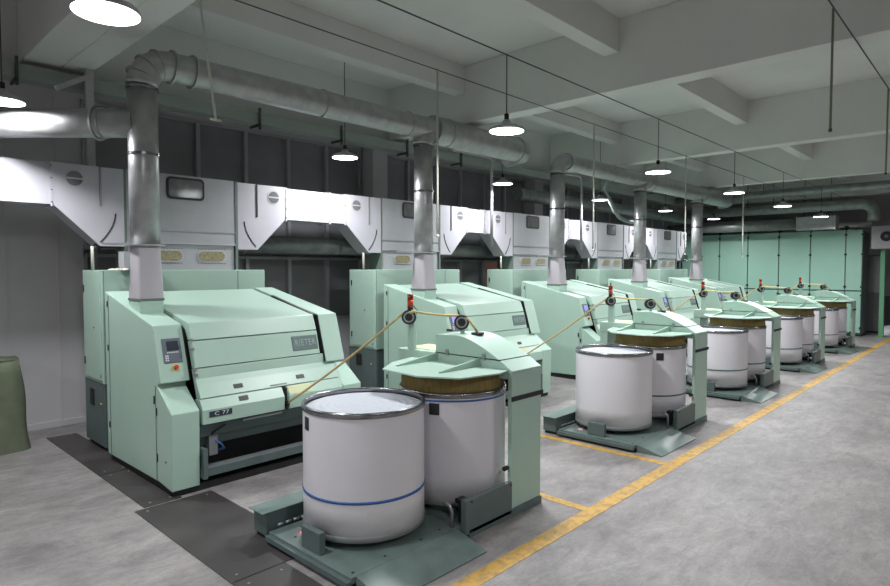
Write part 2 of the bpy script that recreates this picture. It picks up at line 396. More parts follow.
    for r_ in range(3):
        for i in range(2): kb.obox(onface(.088 + i*.02, .286 - r_*.024, .014), (1, 0, 0), d, nrm, .007, .008, .003)
    kb.build('keypad', 'key', pn)
    es = MB().disc(onface(.178, .155, .004), nrm, .034, .008, 20).build('emergency_plate', 'yellow', R)
    MB().disc(onface(.178, .155, .022), nrm, .022, .03, 20).build('emergency_button', 'red', es)
    # maker plate
    q = V((0, .074, .289)).normalized(); qn = V((0, -.289, .074)).normalized(); q0 = V((0, .214, 1.308))
    def onflap(x, t, off=0): p = q0 + q * t + qn * off; return (x, p.y, p.z)
    mp = MB().obox(onflap(1.78, .155, .004), (1, 0, 0), q, qn, .185, .092, .006).build('maker_plate', 'badge', R, .012)
    text_mesh('maker_lettering', 'RIETER', .112, 'badgetextdk', mp, frame(onflap(1.78, .155, .012), (1, 0, 0), q), .002, .82)
    # suction socket on left column
    sk = MB().box(.05, .31, .93, 1.28, 1.84, 2.03).build('suction_socket', 'mint', R, .004)
    MB().box(.042, .318, .922, 1.288, 2.03, 2.055).build('gasket', 'gasket', sk)
    return R

# ------------------------------------------------------------------ rear cabinet
def cabinet_proto():
    R = empty('filter_cabinet'); W = 2.32
    MB().box(0, W, 0, .77, .9, 2.38).build('body', 'mint', R, .006)
    MB().box(.01, W-.01, .01, .80, .06, .9).build('lower_body', 'slate', R, .006)
    MB().box(-.012, 0, .04, .70, .94, 2.36).build('side_door', 'mint', R, .004)
    MB().box(-.016, -.008, .06, .075, .98, 1.02).build('latch', 'black', R)
    MB().box(-.022, -.010, .675, .70, 1.10, 1.20).build('latch', 'black', R)
    MB().box(-.022, -.010, .675, .70, 2.08, 2.18).build('latch', 'black', R)
    MB().box(.002, .011, .42, .58, .56, .78).build('recessed_handle', 'black', R)
    MB().disc((.004, .14, .62), (1, 0, 0), .015, .012, 12).build('key_lock', 'yellow', R)
    MB().disc((-.014, .3, 1.62), (1, 0, 0), .012, .008, 10).build('key_lock', 'black', R)
    for x in (.02, 1.87): MB().box(x, x + .006, -.003, .001, .92, 2.37).build('panel_gap', 'gasket', R)
    MB().box(.05, W-.05, .05, .76, 0, .06).build('plinth', 'black', R)
    return R

# ------------------------------------------------------------------ chute feeder
def feeder_proto():
    R = empty('chute_feeder')
    # origin at machine x origin, y=8.6, z=2.38
    Z = lambda z: z - 2.38
    b = MB().box(.40, 1.95, 0, .34, Z(2.75), Z(3.72)).build('shaft_panel', 'chutedk', R, .004)
    MB().box(.42, 1.93, .02, .34, Z(2.38), Z(2.75)).build('lower_shaft', 'chutedk', R)
    MB().box(.40, 1.95, -.012, 0, Z(2.925), Z(2.94)).build('panel_lip', 'zinc', R)
    MB().box(.40, 1.95, -.014, .0, Z(2.745), Z(2.76)).build('panel_lip', 'chute', R)
    MB().box(1.945, 1.985, -.01, .34, Z(2.38), Z(3.72)).build('corner_post', 'gasket', R)
    MB().box(.375, .405, -.01, .34, Z(2.38), Z(3.72)).build('corner_post', 'gasket', R)
    # rectangular rounded window
    def rrect(x0, x1, z0, z1, r, n=5):
        pts = []
        for cx, cz, a0 in ((x1-r, z1-r, 0), (x0+r, z1-r, PI/2), (x0+r, z0+r, PI), (x1-r, z0+r, 1.5*PI)):
            for i in range(n+1): a = a0 + PI/2*i/n; pts.append((cx + r*math.cos(a), cz + r*math.sin(a)))
        return pts
    w = MB().prismy(rrect(.93, 1.47, Z(3.38), Z(3.69), .06), -.012, .0).build('view_window', 'rubber', R)
    MB().prismy(rrect(.96, 1.44, Z(3.41), Z(3.66), .045), -.017, -.010).build('window_glass', 'portglass', w)
    for x0, x1 in ((.72, 1.16), (1.36, 1.80)):
        f = MB().prismy(rrect(x0, x1, Z(2.49), Z(2.67), .09, 8), .008, .0205).build('oval_window', 'chute', R)
        MB().prismy(rrect(x0+.02, x1-.02, Z(2.51), Z(2.65), .07, 8), .003, .01).build('window_glass', 'ovalglass', f)
        bl = MB()
        for i in range(9):
            for z in (2.475, 2.685): bl.box(x0+.02+i*(x1-x0-.04)/8-.005, x0+.02+i*(x1-x0-.04)/8+.005, .012, .021, Z(z)-.005, Z(z)+.005)
        bl.build('window_bolts', 'steel', f)
    # side hoods with sloped bottom
    right = [(1.985, 2.69), (2.31, 2.69), (2.81, 3.19), (2.81, 3.71), (1.985, 3.71)]
    left = [(.375, 2.69), (.08, 2.69), (-.44, 3.19), (-.44, 3.71), (.375, 3.71)]
    for pr, sg in ((right, 1), (left, -1)):
        h = MB().prismy([(x, Z(z)) for x, z in pr], -.01, .34).build('inlet_hood', 'chute', R, .004)
        xc = 2.60 if sg > 0 else -.20
        MB().disc((xc, -.012, Z(3.53)), (0, 1, 0), .115, .008, 28).build('porthole_ring', 'greypaint', h)
        MB().disc((xc, -.016, Z(3.53)), (0, 1, 0), .092, .008, 28).build('porthole_glass', 'portglass', h)
        MB().box(xc-.09, xc+.09, -.026, -.018, Z(3.52), Z(3.54)).build('porthole_bar', 'chute', h)
        xs = 2.31 if sg > 0 else .10
        sl = MB().box(xs-.018, xs+.006, -.022, -.008, Z(3.2), Z(3.71))
        sl.build('slide_rail', 'rubber' if sg > 0 else 'zinc', h)
        pts = []
        for i in range(9):
            t = i/8; 
            if sg > 0: pts.append((2.09 + .17*t*t + .02*t, -.012, Z(3.12 - .38*t)))
            else: pts.append((.27 - .17*t*t - .02*t, -.012, Z(3.12 - .38*t)))
        MB().tube(pts, .009, 6).build('curved_slot', 'rubber', h)
    for ch in R.children_recursive: ch.data.transform(Matrix.Diagonal((1.0233, 1, 1.0233, 1)))
    return R

# ------------------------------------------------------------------ suction pipe
def pipe_proto(top=4.5):
    R = empty('suction_pipe')
    # rect to round transition: bottom .28x.5 at z0, top circle
    n = 48; vs = []; fs = []; z0, z1 = 2.055, 2.66
    for lv in range(2):
        for k in range(n):
            a = 2*PI*(k+.5)/n; c, s = math.cos(a), math.sin(a)
            if lv == 0:
                m_ = max(abs(c), abs(s)); vs.append((c/m_*.138, s/m_*.18, z0))
            else: vs.append((c*.160, s*.160, z1))
    for k in range(n): fs.append((k, (k+1) % n, n+(k+1) % n, n+k))
    MB().add(vs, fs, True).build('transition_piece', 'greypaint', R)
    MB().tube([(0, 0, 2.66), (0, 0, 3.6), (0, 0, top)], .162, 32).build('pipe', 'galv', R)
    fl = MB().ring((0, 0, 2.67), (0, 0, 1), .158, .215, .018).build('flange', 'galv', R)
    MB().obox((-.24, .16, 2.685), (1, -.6, 0), (.6, 1, 0), (0, 0, 1), .16, .03, .012).build('damper_lever', 'greypaint', fl)
    MB().ring((0, 0, 3.72), (0, 0, 1), .158, .176, .03).build('clamp_band', 'steel', R)
    MB().ring((0, 0, top - .03), (0, 0, 1), .158, .176, .03).build('clamp_band', 'steel', R)
    MB().box(.158, .168, -.008, .008, 2.7, top - .05).build('pipe_seam', 'galvdk', R)
    return R

# ------------------------------------------------------------------ coiler / can changer
def coiler_proto():
    R = empty('can_changer')    # origin (2.53,3.45)
    x = lambda v: v - 2.53
    y = lambda v: v - 3.45
    pf = MB().box(x(2.70), x(4.62), y(3.50), y(4.66), .05, .10).build('platform', 'slate_pl', R, .004)
    MB().box(x(2.66), x(2.70), y(3.50), y(4.66), .035, .075).build('platform_edge', 'slate', R)
    MB().box(x(2.72), x(5.05), y(3.52), y(4.9), 0, .05).build('platform_base', 'black', R)
    MB().lathe([(0, .118), (.46, .118), (.46, .10)], (x(4.49), y(4.125), 0)).build('turntable', 'slate', R)
    bl = [(2.76, 3.56), (2.76, 4.0), (2.80, 4.4), (3.1, 3.58), (3.5, 3.58), (3.75, 3.6), (2.95, 4.55)]
    for bx, by in bl: MB().disc((x(bx), y(by), .101), (0, 0, 1), .012, .004, 8).build('screw', 'black', R)
    MB().disc((x(2.90), y(4.42), .101), (0, 0, 1), .055, .003, 20).build('warning_sticker', 'key', R)
    MB().ring((x(2.90), y(4.42), .1035), (0, 0, 1), .038, .052, .002, 20).build('warning_sticker', 'red', R)
    # ramp
    rp = MB(); rp.add([(x(2.74), y(3.495), 0), (x(3.87), y(3.495), 0), (x(3.87), y(3.495), .10), (x(2.74), y(3.495), .10),
                       (x(2.76), y(3.16), 0), (x(3.87), y(3.16), 0), (x(3.87), y(3.16), .012), (x(2.76), y(3.16), .012)],
                      [(0,1,2,3), (4,5,6,7), (0,1,5,4), (3,2,6,7), (1,2,6,5), (0,3,7,4)])
    rp.build('ramp', 'slate_pl', R)
    # tray behind first can
    MB().box(x(2.70), x(3.95), y(4.70), y(4.92), .04, .25).build('guide_box', 'slate', R, .006)
    MB().box(x(2.655), x(3.95), y(4.69), y(4.93), .25, .256).build('guide_box_lid', 'slate_pl', R)
    ch = MB()
    for i in range(14): ch.tube([(x(2.8+i*.08), y(4.68), .12), (x(2.86+i*.08), y(4.68), .12)], .014, 6)
    ch.build('drive_chain', 'zinc', R)
    MB().box(x(2.74), x(2.80), y(3.96), y(4.22), .10, .28).build('can_stop', 'slate', R, .008)
    # near guard along column foot
    MB().box(x(3.92), x(4.598), y(3.44), y(3.50), .035, .345).build('guard_box', 'slate', R, .006)
    for bx, bz in ((4.0, .32), (4.0, .06), (4.57, .32), (4.57, .06)): MB().disc((x(bx), y(3.438), bz), (0, 1, 0), .01, .006, 8).build('screw', 'black', R)
    MB().box(x(3.97), x(5.10), y(3.44), y(3.52), 0, .075).build('foot_rail', 'slate', R, .004)
    MB().tube([(x(3.87), y(3.56), .10), (x(3.87), y(3.56), .24), (x(3.86), y(3.58), .29), (x(3.84), y(3.64), .31)], .016, 8).build('guide_hook', 'zinc', R)
    MB().box(x(3.99), x(4.05), y(3.56), y(3.60), .10, .27).build('pusher', 'rubber', R, .01)
    MB().box(x(3.97), x(4.07), y(3.54), y(3.62), .27, .315).build('bumper', 'black', R, .008)
    # column
    col = MB().box(x(4.60), x(5.09), y(3.45), y(3.50), .075, 1.38).build('column', 'mint', R, .006)
    MB().box(x(4.60)-.006, x(5.12), y(3.44), y(3.455), 1.12, 1.165).build('bumper_strip', 'rubber', R, .004)
    MB().disc((x(4.57), y(3.5), .47), (1, 0, 0), .022, .06, 10).build('knob', 'rubber', R)
    MB().disc((x(5.105), y(3.5), .12), (1, 0, 0), .015, .03, 10).build('knob', 'rubber', R)
    # front sloped cap + beam
    MB().prismx([(y(3.45), 1.38), (y(3.45), 1.413), (y(3.60), 1.505), (y(5.07), 1.495), (y(5.07), 1.33), (y(3.50), 1.33), (y(3.50), 1.38)], x(4.60), x(5.09)).build('head_beam', 'mint', R, .005)
    # arched cover
    prof = [(y(3.605), 1.508)]
    for i in range(11):
        t = i/10; yy = 3.62 + t*(4.20-3.62); zz = 1.515 + .192*math.sin(t*PI/2)
        prof.append((y(yy), zz))
    prof += [(y(4.47), 1.693), (y(4.47), 1.50)]
    MB().prismx(prof, x(4.60), x(5.09)).build('arched_cover', 'mint', R, .004)
    MB().prismx([(y(3.595), 1.498), (y(3.595), 1.508), (y(4.475), 1.508), (y(4.475), 1.498)], x(4.597), x(5.093)).build('cover_seam', 'rubber', R)
    MB().box(x(4.70), x(5.05), y(4.60), y(5.02), 1.496, 1.504).build('cream_lid', 'cream', R)
    for yy in (3.80, 4.30): MB().box(x(4.588), x(4.60), y(yy)-.02, y(yy)+.02, 1.49, 1.55).build('clasp', 'zinc', R)
    # rear leg
    MB().box(x(4.62), x(5.09), y(4.93), y(5.07), 0, 1.33).build('rear_leg', 'mint', R, .005)
    # top plate over the can with gussets
    MB().prismz([(x(4.60), y(4.82)), (x(4.18), y(4.70)), (x(3.83), y(4.45)), (x(3.79), y(3.92)), (x(3.98), y(3.56)), (x(4.42), y(3.46)), (x(4.60), y(3.50))], 1.405, 1.420).build('top_plate', 'mint', R, .002)
    for yy in (3.86, 4.45):
        MB().prismy([(x(4.60), 1.42), (x(4.02), 1.42), (x(4.02), 1.435), (x(4.60), 1.50)], y(yy)-.012, y(yy)+.012).build('gusset', 'mint', R)
    # rollers, post, signal lamp
    px, py = x(4.585), y(4.86)
    MB().obox((px+.035, py, 1.72), (1, 0, 0), (0, 1, 0), (0, 0, 1), .022, .05, .22).build('post', 'mint', R, .003)
    def roller(cx, cy, cz, tilt=(-.75, -.66, .1)):
        t = V(tilt).normalized(); c = V((cx, cy, cz))
        r_ = MB().ring(c, t, .03, .080, .03, 28).ring(c - t*.045, t, .03, .06, .03, 28).ring(c - t*.075, t, .03, .078, .02, 28).build('guide_roller', 'rubber', R)
        MB().ring(c + t*.017, t, .042, .060, .008, 24).build('roller_rim', 'zinc', r_)
        MB().disc(c - t*.03, t, .03, .12, 16).build('hub', 'black', r_)
        return r_
    roller(px - .03, py - .02, 1.86)
    roller(x(4.77), y(4.25), 1.825)
    MB().box(x(4.78), x(4.81), y(4.24), y(4.28), 1.70, 1.82).build('roller_bracket', 'mint', R)
    sg = MB().disc((px+.03, py+.02, 1.955), (0, 0, 1), .033, .05, 16).build('signal_lamp', 'rubber', R)
    MB().disc((px+.03, py+.02, 2.012), (0, 0, 1), .034, .07, 16).build('amber_lens', 'amber', sg)
    MB().disc((px+.03, py+.02, 2.08), (0, 0, 1), .034, .066, 16).build('red_lens', 'redlens', sg)
    MB().tube([(px+.06, py, 1.98), (px+.10, py-.02, 1.93), (px+.05, py-.01, 1.80)], .006, 6).build('lamp_cable', 'rubber', R)
    MB().disc((x(4.86), y(4.10), 1.712), (0, 0, 1), .07, .02, 20).build('sliver_inlet', 'black', R)
    MB().box(x(4.80), x(4.83), y(4.44), y(4.50), 1.71, 1.735).build('button', 'black', R)
    return R

# ------------------------------------------------------------------ cans
def can_proto(band, low=True, tagdeg=None):
    R = empty('sliver_can'); r = .538
    sh = [(r, .15), (r, .42)]
    MB().use('canlow').lathe([(r-.012, .17), (r, .17), (r, .43)]).use('can').lathe([(r, .43), (r+.001, .45), (r, 1.18)]).build('can_wall', 'can', R)
    MB().lathe([(r-.012, 1.20), (r-.012, .6)]).build('inner_wall', 'can', R)
    MB().lathe([(r-.014, 1.18), (r+.004, 1.18), (r+.010, 1.186), (r+.010, 1.220), (r+.004, 1.23), (r-.01, 1.23), (r-.014, 1.218)], closed=True, n=64).build('steel_rim', 'steel', R)
    pr = [(0, 1.19)]
    for i in range(1, 8):
        q = i * .062; pr += [(q-.01, 1.19), (q, 1.196), (q+.01, 1.19)]
    pr += [(.495, 1.19), (r-.02, 1.175)]
    MB().lathe(pr, n=64).build('spring_plate', 'canlid', R)
    MB().lathe([(0, .16), (r+.002, .16), (r+.006, .165), (r+.006, .205), (r, .21)], n=64).build('base_ring', 'basegrey', R)
    if band:
        MB().lathe([(r, .478), (r+.007, .480), (r+.007, .500), (r, .502)], n=64).build('band', band, R)
    for i in range(4):
        a = PI/4 + i*PI/2
        c = MB().disc((.38*math.cos(a), .38*math.sin(a), .0), (0, 1, 0), .02, .02, 8)
    return R
def casters(R, zf):
    for i in range(4):
        a = .5 + i*PI/2; cx, cy = .40*math.cos(a), .40*math.sin(a)
        MB().disc((cx, cy, zf + .026), (0, 1, .0), .026, .022, 14).box(cx-.02, cx+.02, cy-.02, cy+.02, zf + .03, .165).build('caster', 'rubber', R)
def can_tag(R, deg, w=.075, z=1.09):
    vs = []; a = math.radians(deg); n = 4; r = .540; fs = []
    for i in range(n+1):
        b = a + (i/n - .5) * w / r
        for rr in (r, r+.004):
            for zz in (z-.055, z+.055): vs.append((rr*math.cos(b), rr*math.sin(b), zz))
    for i in range(n):
        o = i*4; p = o+4
        fs += [(o, p, p+1, o+1), (o+2, o+3, p+3, p+2), (o, o+2, p+2, p), (o+1, p+1, p+3, o+3)]
    fs += [(0, 1, 3, 2), (4*n, 4*n+2, 4*n+3, 4*n+1)]
    MB().add(vs, fs).build('black_tag', 'rubber', R)

# ------------------------------------------------------------------ place the five lines
OFF = [0, 4.57, 8.75, 12.84, 16.92]
which = ['nearest', 'second nearest', 'middle', 'second farthest', 'farthest']
card = card_proto(); cab = cabinet_proto(); fed = feeder_proto(); pipe = pipe_proto(); coil = coiler_proto()
# lit screen on the running machines: a second display for machines 2..5
cards = [card] + [copy_tree(card) for _ in OFF[1:]]
card_lab = ['nearest mint green carding machine, with dark control screen, at the left of the photo',
            'mint green carding machine with lit lilac screen behind the nearest can changer',
            'middle mint green carding machine of the row of five',
            'fourth mint green carding machine from the left, behind the third can changer',
            'farthest mint green carding machine, last before the green panelled wall']
for i, c in enumerate(cards):
    c.location = (2.53 + OFF[i], 6.26, 0); tag(c, card_lab[i], 'carding machine', 'carding machines in a row')
    if i:
        for ch in c.children:
            for g in ch.children:
                if g.name.startswith('display'):
                    g.data = g.data.copy(); g.data.materials.clear(); g.data.materials.append(M['lit']); g['label'] = 'lit lilac display'
nxt = ['behind the nearest carding machine', 'behind the second nearest carding machine', 'behind the middle carding machine', 'behind the fourth carding machine', 'behind the farthest carding machine']
for i in range(5):
    o = cab if i == 0 else copy_tree(cab); o.location = (2.585 + OFF[i], 8.50, 0)
    tag(o, 'mint green cabinet with dark lower half ' + nxt[i], 'cabinet', 'cabinets behind the carding machines')
for i in range(5):
    o = fed if i == 0 else copy_tree(fed); o.location = (2.589 + OFF[i], 8.8, 2.38)
    tag(o, 'grey chute feeder with window ' + nxt[i], 'chute feeder', 'chute feeders above the cabinets')
for i in range(5):
    o = pipe if i == 0 else copy_tree(pipe); o.location = (2.53 + OFF[i] + .185, 7.37, 0)
    tag(o, ['upright galvanised pipe rising from the nearest carding machine at the left', 'upright galvanised pipe rising from the second carding machine from the left',
            'upright galvanised pipe rising from the middle carding machine', 'upright galvanised pipe rising from the fourth carding machine from the left',
            'upright galvanised pipe rising from the farthest carding machine'][i], 'pipe', 'suction pipes on the machines')
# connecting ducts between feeders (first one runs out of the photo at the left)
def link_duct(x0, x1, label):
    R = empty('connecting_duct', (x0, 8.8, 3.208)); tag(R, label, 'duct', 'connecting ducts between the chute feeders')
    w = x1 - x0
    MB().box(0, w, 0, .33, 0, .52).build('duct_body', 'chute', R, .003)
    for f_ in (0.012, w*.72, w-.012):
        fl = MB().box(f_-.012, f_+.012, -.02, .34, -.025, .535).build('flange', 'chute', R)
        b = MB()
        for z in (.03, .18, .33, .48): b.disc((f_, -.024, z), (0, 1, 0), .008, .01, 8)
        b.build('bolts', 'steel', fl)
link_duct(-1.6, 2.139, 'light grey box duct leaving the photo at its left edge')
for i in range(4):
    link_duct(5.465 + OFF[i], 2.139 + OFF[i+1],
      ['white-lit box duct between the nearest and second chute feeders', 'white-lit box duct between the second and middle chute feeders',
       'light grey box duct between the middle and fourth chute feeders', 'light grey box duct between the fourth and farthest chute feeders'][i])

coff = [0, 4.62, 8.78, 12.93, 17.1]
coilers = [coil] + [copy_tree(coil) for _ in coff[1:]]
for i, c in enumerate(coilers):
    c.location = (2.53 + coff[i], 3.45, 0)
    tag(c, ['nearest mint green can changer with its platform at the bottom of the photo', 'second can changer from the left, its ramp by the crossing yellow line',
            'middle can changer of the row of five', 'fourth can changer from the left', 'farthest can changer, in front of the green panelled wall'][i],
        'can changer', 'can changers in front of the carding machines')
bands = [('blue', None), (None, 'greyband'), ('greenband', 'greenband'), ('greenband', 'greyband'), ('greyband', 'greyband')]
protos = {}
def get_can(band, zf):
    k = (band, zf)
    if k in protos: return copy_tree(protos[k])
    R = can_proto(band); casters(R, zf); protos[k] = R; return R
desc = {'blue': 'with blue band', 'greenband': 'with dark green band', 'greyband': 'with dark grey band', None: 'without coloured band'}
pos = ['nearest', 'second nearest', 'middle', 'fourth', 'farthest']
for i in range(5):
    for j, (cx, cy, zf) in enumerate(((3.385, 4.185, .10), (4.49, 4.125, .118))):
        R = get_can(bands[i][j], zf)
        R.location = (cx + coff[i] + (.03 if i == 1 and j == 0 else 0), cy - ((0, 0, .045, .045, .045)[i] if j == 0 else 0), 0); R.rotation_euler.z = random.uniform(-.3, .3) if i > 1 else 0
        lab = ('white can %s standing open on the platform of the %s can changer' if j == 0 else 'white can %s under the head of the %s can changer') % (desc[bands[i][j]], pos[i])
        tag(R, lab, 'can', 'white sliver cans')
        if (i, j) == (0, 0): can_tag(R, 168, .075)
        if (i, j) == (0, 1): 
            can_tag(R, -156, .10, 1.08)
            MB().lathe([(.537, 1.150), (.546, 1.152), (.546, 1.166), (.537, 1.168)], n=64).build('band', 'blue', R)
        if (i, j) == (1, 1): can_tag(R, -140, .11, 1.08)
        if j == 1:
            cm = MB()
            prof = [(.0, 0), (.520, 0), (.524, .06), (.521, .12), (.524, .17), (.519, .205), (0, .205)]
            cm.lathe(prof, n=64)
            o = cm.build('sliver_coil', 'coil', loc=(cx + coff[i], cy, 1.198))
            tag(o, 'coiled olive tan fibre rising above the can under the %s can changer head' % pos[i], 'sliver coil', 'coiled fibre above the cans')
# slivers
for i in range(5):
    a = V((2.53 + OFF[i] + 1.36, 6.24, .80)); b0 = V((4.62 + coff[i] + .045, 4.84 + .02, 1.955))
    b = V((4.52 + coff[i], 4.90, 1.90)); c = V((4.58 + coff[i], 4.78, 1.925)); d = V((4.76 + coff[i], 4.28, 1.895)); e = V((4.81 + coff[i], 4.19, 1.86)); f = V((4.86 + coff[i], 4.10, 1.72))
    pts = []
    for k in range(9):
        t = k/8; p = a.lerp(b, t); p.z -= .03*math.sin(PI*t); pts.append(p)
    pts.append(c)
    for k in range(1, 7):
        t = k/7; p = c.lerp(d, t); p.z -= .012*math.sin(PI*t); pts.append(p)
    pts += [d, e, f]
    o = MB().tube(pts, .013, 8).build('cotton_sliver', 'sliver')
    tag(o, ['tan fibre rope running from the nearest carding machine over the rollers', 'tan fibre rope from the second carding machine over the second can changer',
            'tan fibre rope from the middle carding machine over the middle can changer', 'tan fibre rope from the fourth carding machine over the fourth can changer',
            'tan fibre rope from the farthest carding machine over the farthest can changer'][i], 'sliver rope', 'fibre ropes from machine to can changer')
# trumpet glow plate is modelled as small yellow guide
for c in cards:
    MB().box(1.345, 1.375, -.03, .05, .76, .82).build('sliver_trumpet', 'black', c)

# ------------------------------------------------------------------ big ducts
PY = 7.37; DZ = 4.80
def duct(name, pts, r, label, m='galv', rings=(), radii=None, group=None, cat='duct', n=32, rw=.014, hang=()):
    R = empty(name, pts[0]); o = V(pts[0]); tag(R, label, cat, group)
    MB().tube([V(p)-o for p in pts], r, n, radii=radii).build('duct_tube', m, R)
    for c, d, rr in rings: MB().ring(V(c)-o, d, rr-.012, rr+rw, .025, 32).build('joint_ring', m, R)
    for h in hang: MB().tube([V(h)-o, V((h[0], h[1], 6.15))-o], .012, 6).build('hanger_rod', 'wire', R)
    return R
# duct over first two machines
x1 = 2.70; pts = arc((x1+.315, PY, 4.50), .30, PI, PI/2, (1, 0, 0), (0, 0, 1), 8)
pts = [p for p in pts]; rad = [.172]*len(pts)
for xx, rr in ((4.9, .19), (7.45, .19), (7.55, .24), (9.95, .24)): pts.append(V((xx, PY, DZ))); rad.append(rr)
pts += [V(p) for p in arc((9.95, PY+.28, DZ), .28, -PI/2, 0, (1, 0, 0), (0, 1, 0), 6)][1:]; rad += [.24]*6
pts.append(V((10.23, 7.85, DZ-.02))); rad.append(.24)
rings = [((x, PY, DZ), (1, 0, 0), r) for x, r in ((3.05, .185), (3.3, .19), (5.2, .19), (6.9, .19), (7.5, .24), (7.85, .24), (9.9, .24))]
rings += [((x1+.30-.30*math.cos(a), PY, 4.5+.30*math.sin(a)), (math.sin(a), 0, math.cos(a)), .172) for a in (.4, .8, 1.2)]
duct('extraction_duct', pts, .19, 'long round galvanised duct overhead at the left, above the first two carding machines', rings=rings, radii=rad, group='round overhead ducts')
# duct over machines 3..5
x3 = 2.70 + OFF[2]; pts = arc((x3+.30, PY, 4.50), .30, PI, PI/2, (1, 0, 0), (0, 0, 1), 8); rad = [.172]*len(pts)
for xx, rr in ((x3+1.5, .19), (2.70+OFF[3]+.15, .19), (2.70+OFF[3]+.3, .23), (2.7+OFF[4]+.2, .23), (2.7+OFF[4]+.3, .26), (22.2, .26)): pts.append(V((xx, PY, DZ))); rad.append(rr)
pts += [V(p) for p in arc((22.2, PY+.3, DZ), .30, -PI/2, 0, (1, 0, 0), (0, 1, 0), 6)][1:]; rad += [.26]*6
rings = [((x, PY, DZ), (1, 0, 0), r) for x, r in ((x3+.35, .185), (x3+2.5, .19), (2.7+OFF[3]+.3, .23), (2.7+OFF[3]+.6, .23), (2.7+OFF[4]+.3, .26), (22.1, .26))]
duct('extraction_duct', pts, .19, 'round galvanised duct overhead above the three farther carding machines', rings=rings, radii=rad, group='round overhead ducts')
for i in (1, 3, 4):
    xx = 2.70 + OFF[i]
    pts = arc((xx+.28, PY, 4.50), .28, PI, PI/2+.5, (1, 0, 0), (0, 0, 1), 6); pts.append(V((xx+.42, PY, DZ+.02)))
    duct('branch_elbow', pts, .172, ['', 'curved pipe elbow joining the second upright pipe to the overhead duct', '', 'curved pipe elbow joining the fourth upright pipe to the overhead duct', 'curved pipe elbow joining the farthest upright pipe to the overhead duct'][i],
         rings=[(pts[2], pts[3]-pts[1], .172), (pts[5], pts[6]-pts[4], .172)], group='pipe elbows', cat='pipe elbow')
# side branch going out of the photo at the left
a = V((2.70, PY, 4.08)); dv = V((-.686, .728, 0))
duct('branch_duct', [a + dv*.05, a+dv*1.0, a+dv*3.6], .165, 'horizontal round galvanised duct leaving at the left edge of the photo',
     rings=[(a+dv*.50, dv, .185), (a+dv*.44, dv, .165), (a+dv*1.62, dv, .165)], group='round overhead ducts')
# ducts at the back
duct('round_duct', [(3.2, 9.75, 2.83), (24.6, 9.75, 2.83)], .16, 'low round duct running behind the chute feeders', 'galvdk',
     rings=[((x, 9.75, 2.83), (1, 0, 0), .16) for x in (5.2, 7.2, 10, 13, 16)])
for x in (3.6, 8.2, 12.4, 16.5, 20.5, 24.2):
    o = MB().box(x-.02, x+.02, 9.72, 9.78, 0, 2.68).build('duct_stand', 'galvdk')
    tag(o, 'thin metal prop under the low duct behind the chute feeders', 'prop', 'props under the low duct')
duct('round_duct', [(12.6, 9.3, 4.32), (24.2, 9.3, 4.32)], .17, 'dark round duct high along the glazed back wall', 'galvdk',
     rings=[((x, 9.3, 4.32), (1, 0, 0), .17) for x in (13, 15, 18, 21)])
o = MB().box(0, 25, 9.30, 9.55, 4.84, 5.02).build('cable_tray', 'tray'); 
tag(o, 'pale green steel tray running high along the back wall', 'cable tray')
for x in (1.9, 3.6, 5.3, 7.0, 8.7, 10.4):
    o = MB().box(x-.015, x+.015, 9.26, 9.30, 4.74, 5.1).box(x-.015, x+.015, 9.26, 9.60, 4.80, 4.84).build('tray_bracket', 'wire')
    tag(o, 'dark bracket holding the pale green tray', 'bracket', 'brackets under the pale green tray')
# bent conduits
for x, lab in ((10.55, 'bent pale conduit dropping to the box duct left of the third pipe'), (14.4, 'bent pale conduit dropping to the box duct right of the third pipe')):
    pts = [(x-1.3, 8.5, 4.87), (x-.12, 8.5, 4.87)] + [tuple(p) for p in arc((x-.12, 8.5, 4.75), .12, PI/2, 0, (1, 0, 0), (0, 0, 1), 5)][1:] + [(x, 8.5, 2.9)]
    o = MB().tube(pts, .032, 10).build('bent_conduit', 'greypaint'); tag(o, lab, 'conduit', 'bent conduits')
o = MB().tube([(14.15, 7.6, 4.72), (14.35, 7.8, 4.5), (14.95, 7.8, 3.95), (15.2, 7.8, 3.80), (15.6, 7.8, 3.72), (16.6, 7.9, 3.72)], .055, 14).build('flexible_hose', 'galvdk'); tag(o, 'grey hose slanting down from the overhead duct by the fourth pipe', 'hose')

# far end ducts (along Y)
def yduct(X, Z, r, ya, yb, label, drop=None, extra=()):
    pts = [(X, ya, Z)]
    if drop is not None:
        pts += [tuple(p) for p in arc((X, yb+.35, Z-.35), .35, PI/2, PI, (0, 1, 0), (0, 0, 1), 6)]
        pts.append((X, yb, drop))
    else: pts.append((X, yb, Z))
    return duct('cross_duct', pts, r, label, m='galvdk', hang=[(X, y_, Z + r) for y_ in (ya-1, ya-3)], rings=[((X, y_, Z), (0, 1, 0), r) for y_ in (ya-1, ya-2.4, ya-3.8)], group='ducts above the far green wall')
yduct(22.4, 4.93, .13, 9.2, 2.3, 'thin upper round duct above the far green panelled wall', 4.2)
yduct(23.6, 4.5, .17, 9.2, 3.25, 'middle round duct above the far green panelled wall, turning down into fan box', 3.95)
yduct(24.4, 3.99, .20, 10.3, 5.6, 'lowest round duct just above the far green panelled wall')
R = empty('duct_box', (24.4, 5.0, 4.0)); tag(R, 'bright rectangular duct section above the far green panelled wall', 'duct', 'ducts above the far green wall')
MB().box(-.25, .25, -.55, .55, -.24, .22).build('box_body', 'galv', R, .005)
for q in (-.4, .4): MB().tube([(0, q, .22), (0, q, 2.15)], .012, 6).build('hanger_rod', 'wire', R)
MB().box(-.27, .27, .55, .6, -.26, .24).build('flange', 'galv', R); MB().box(-.27, .27, -.6, -.55, -.26, .24).build('flange', 'galv', R)

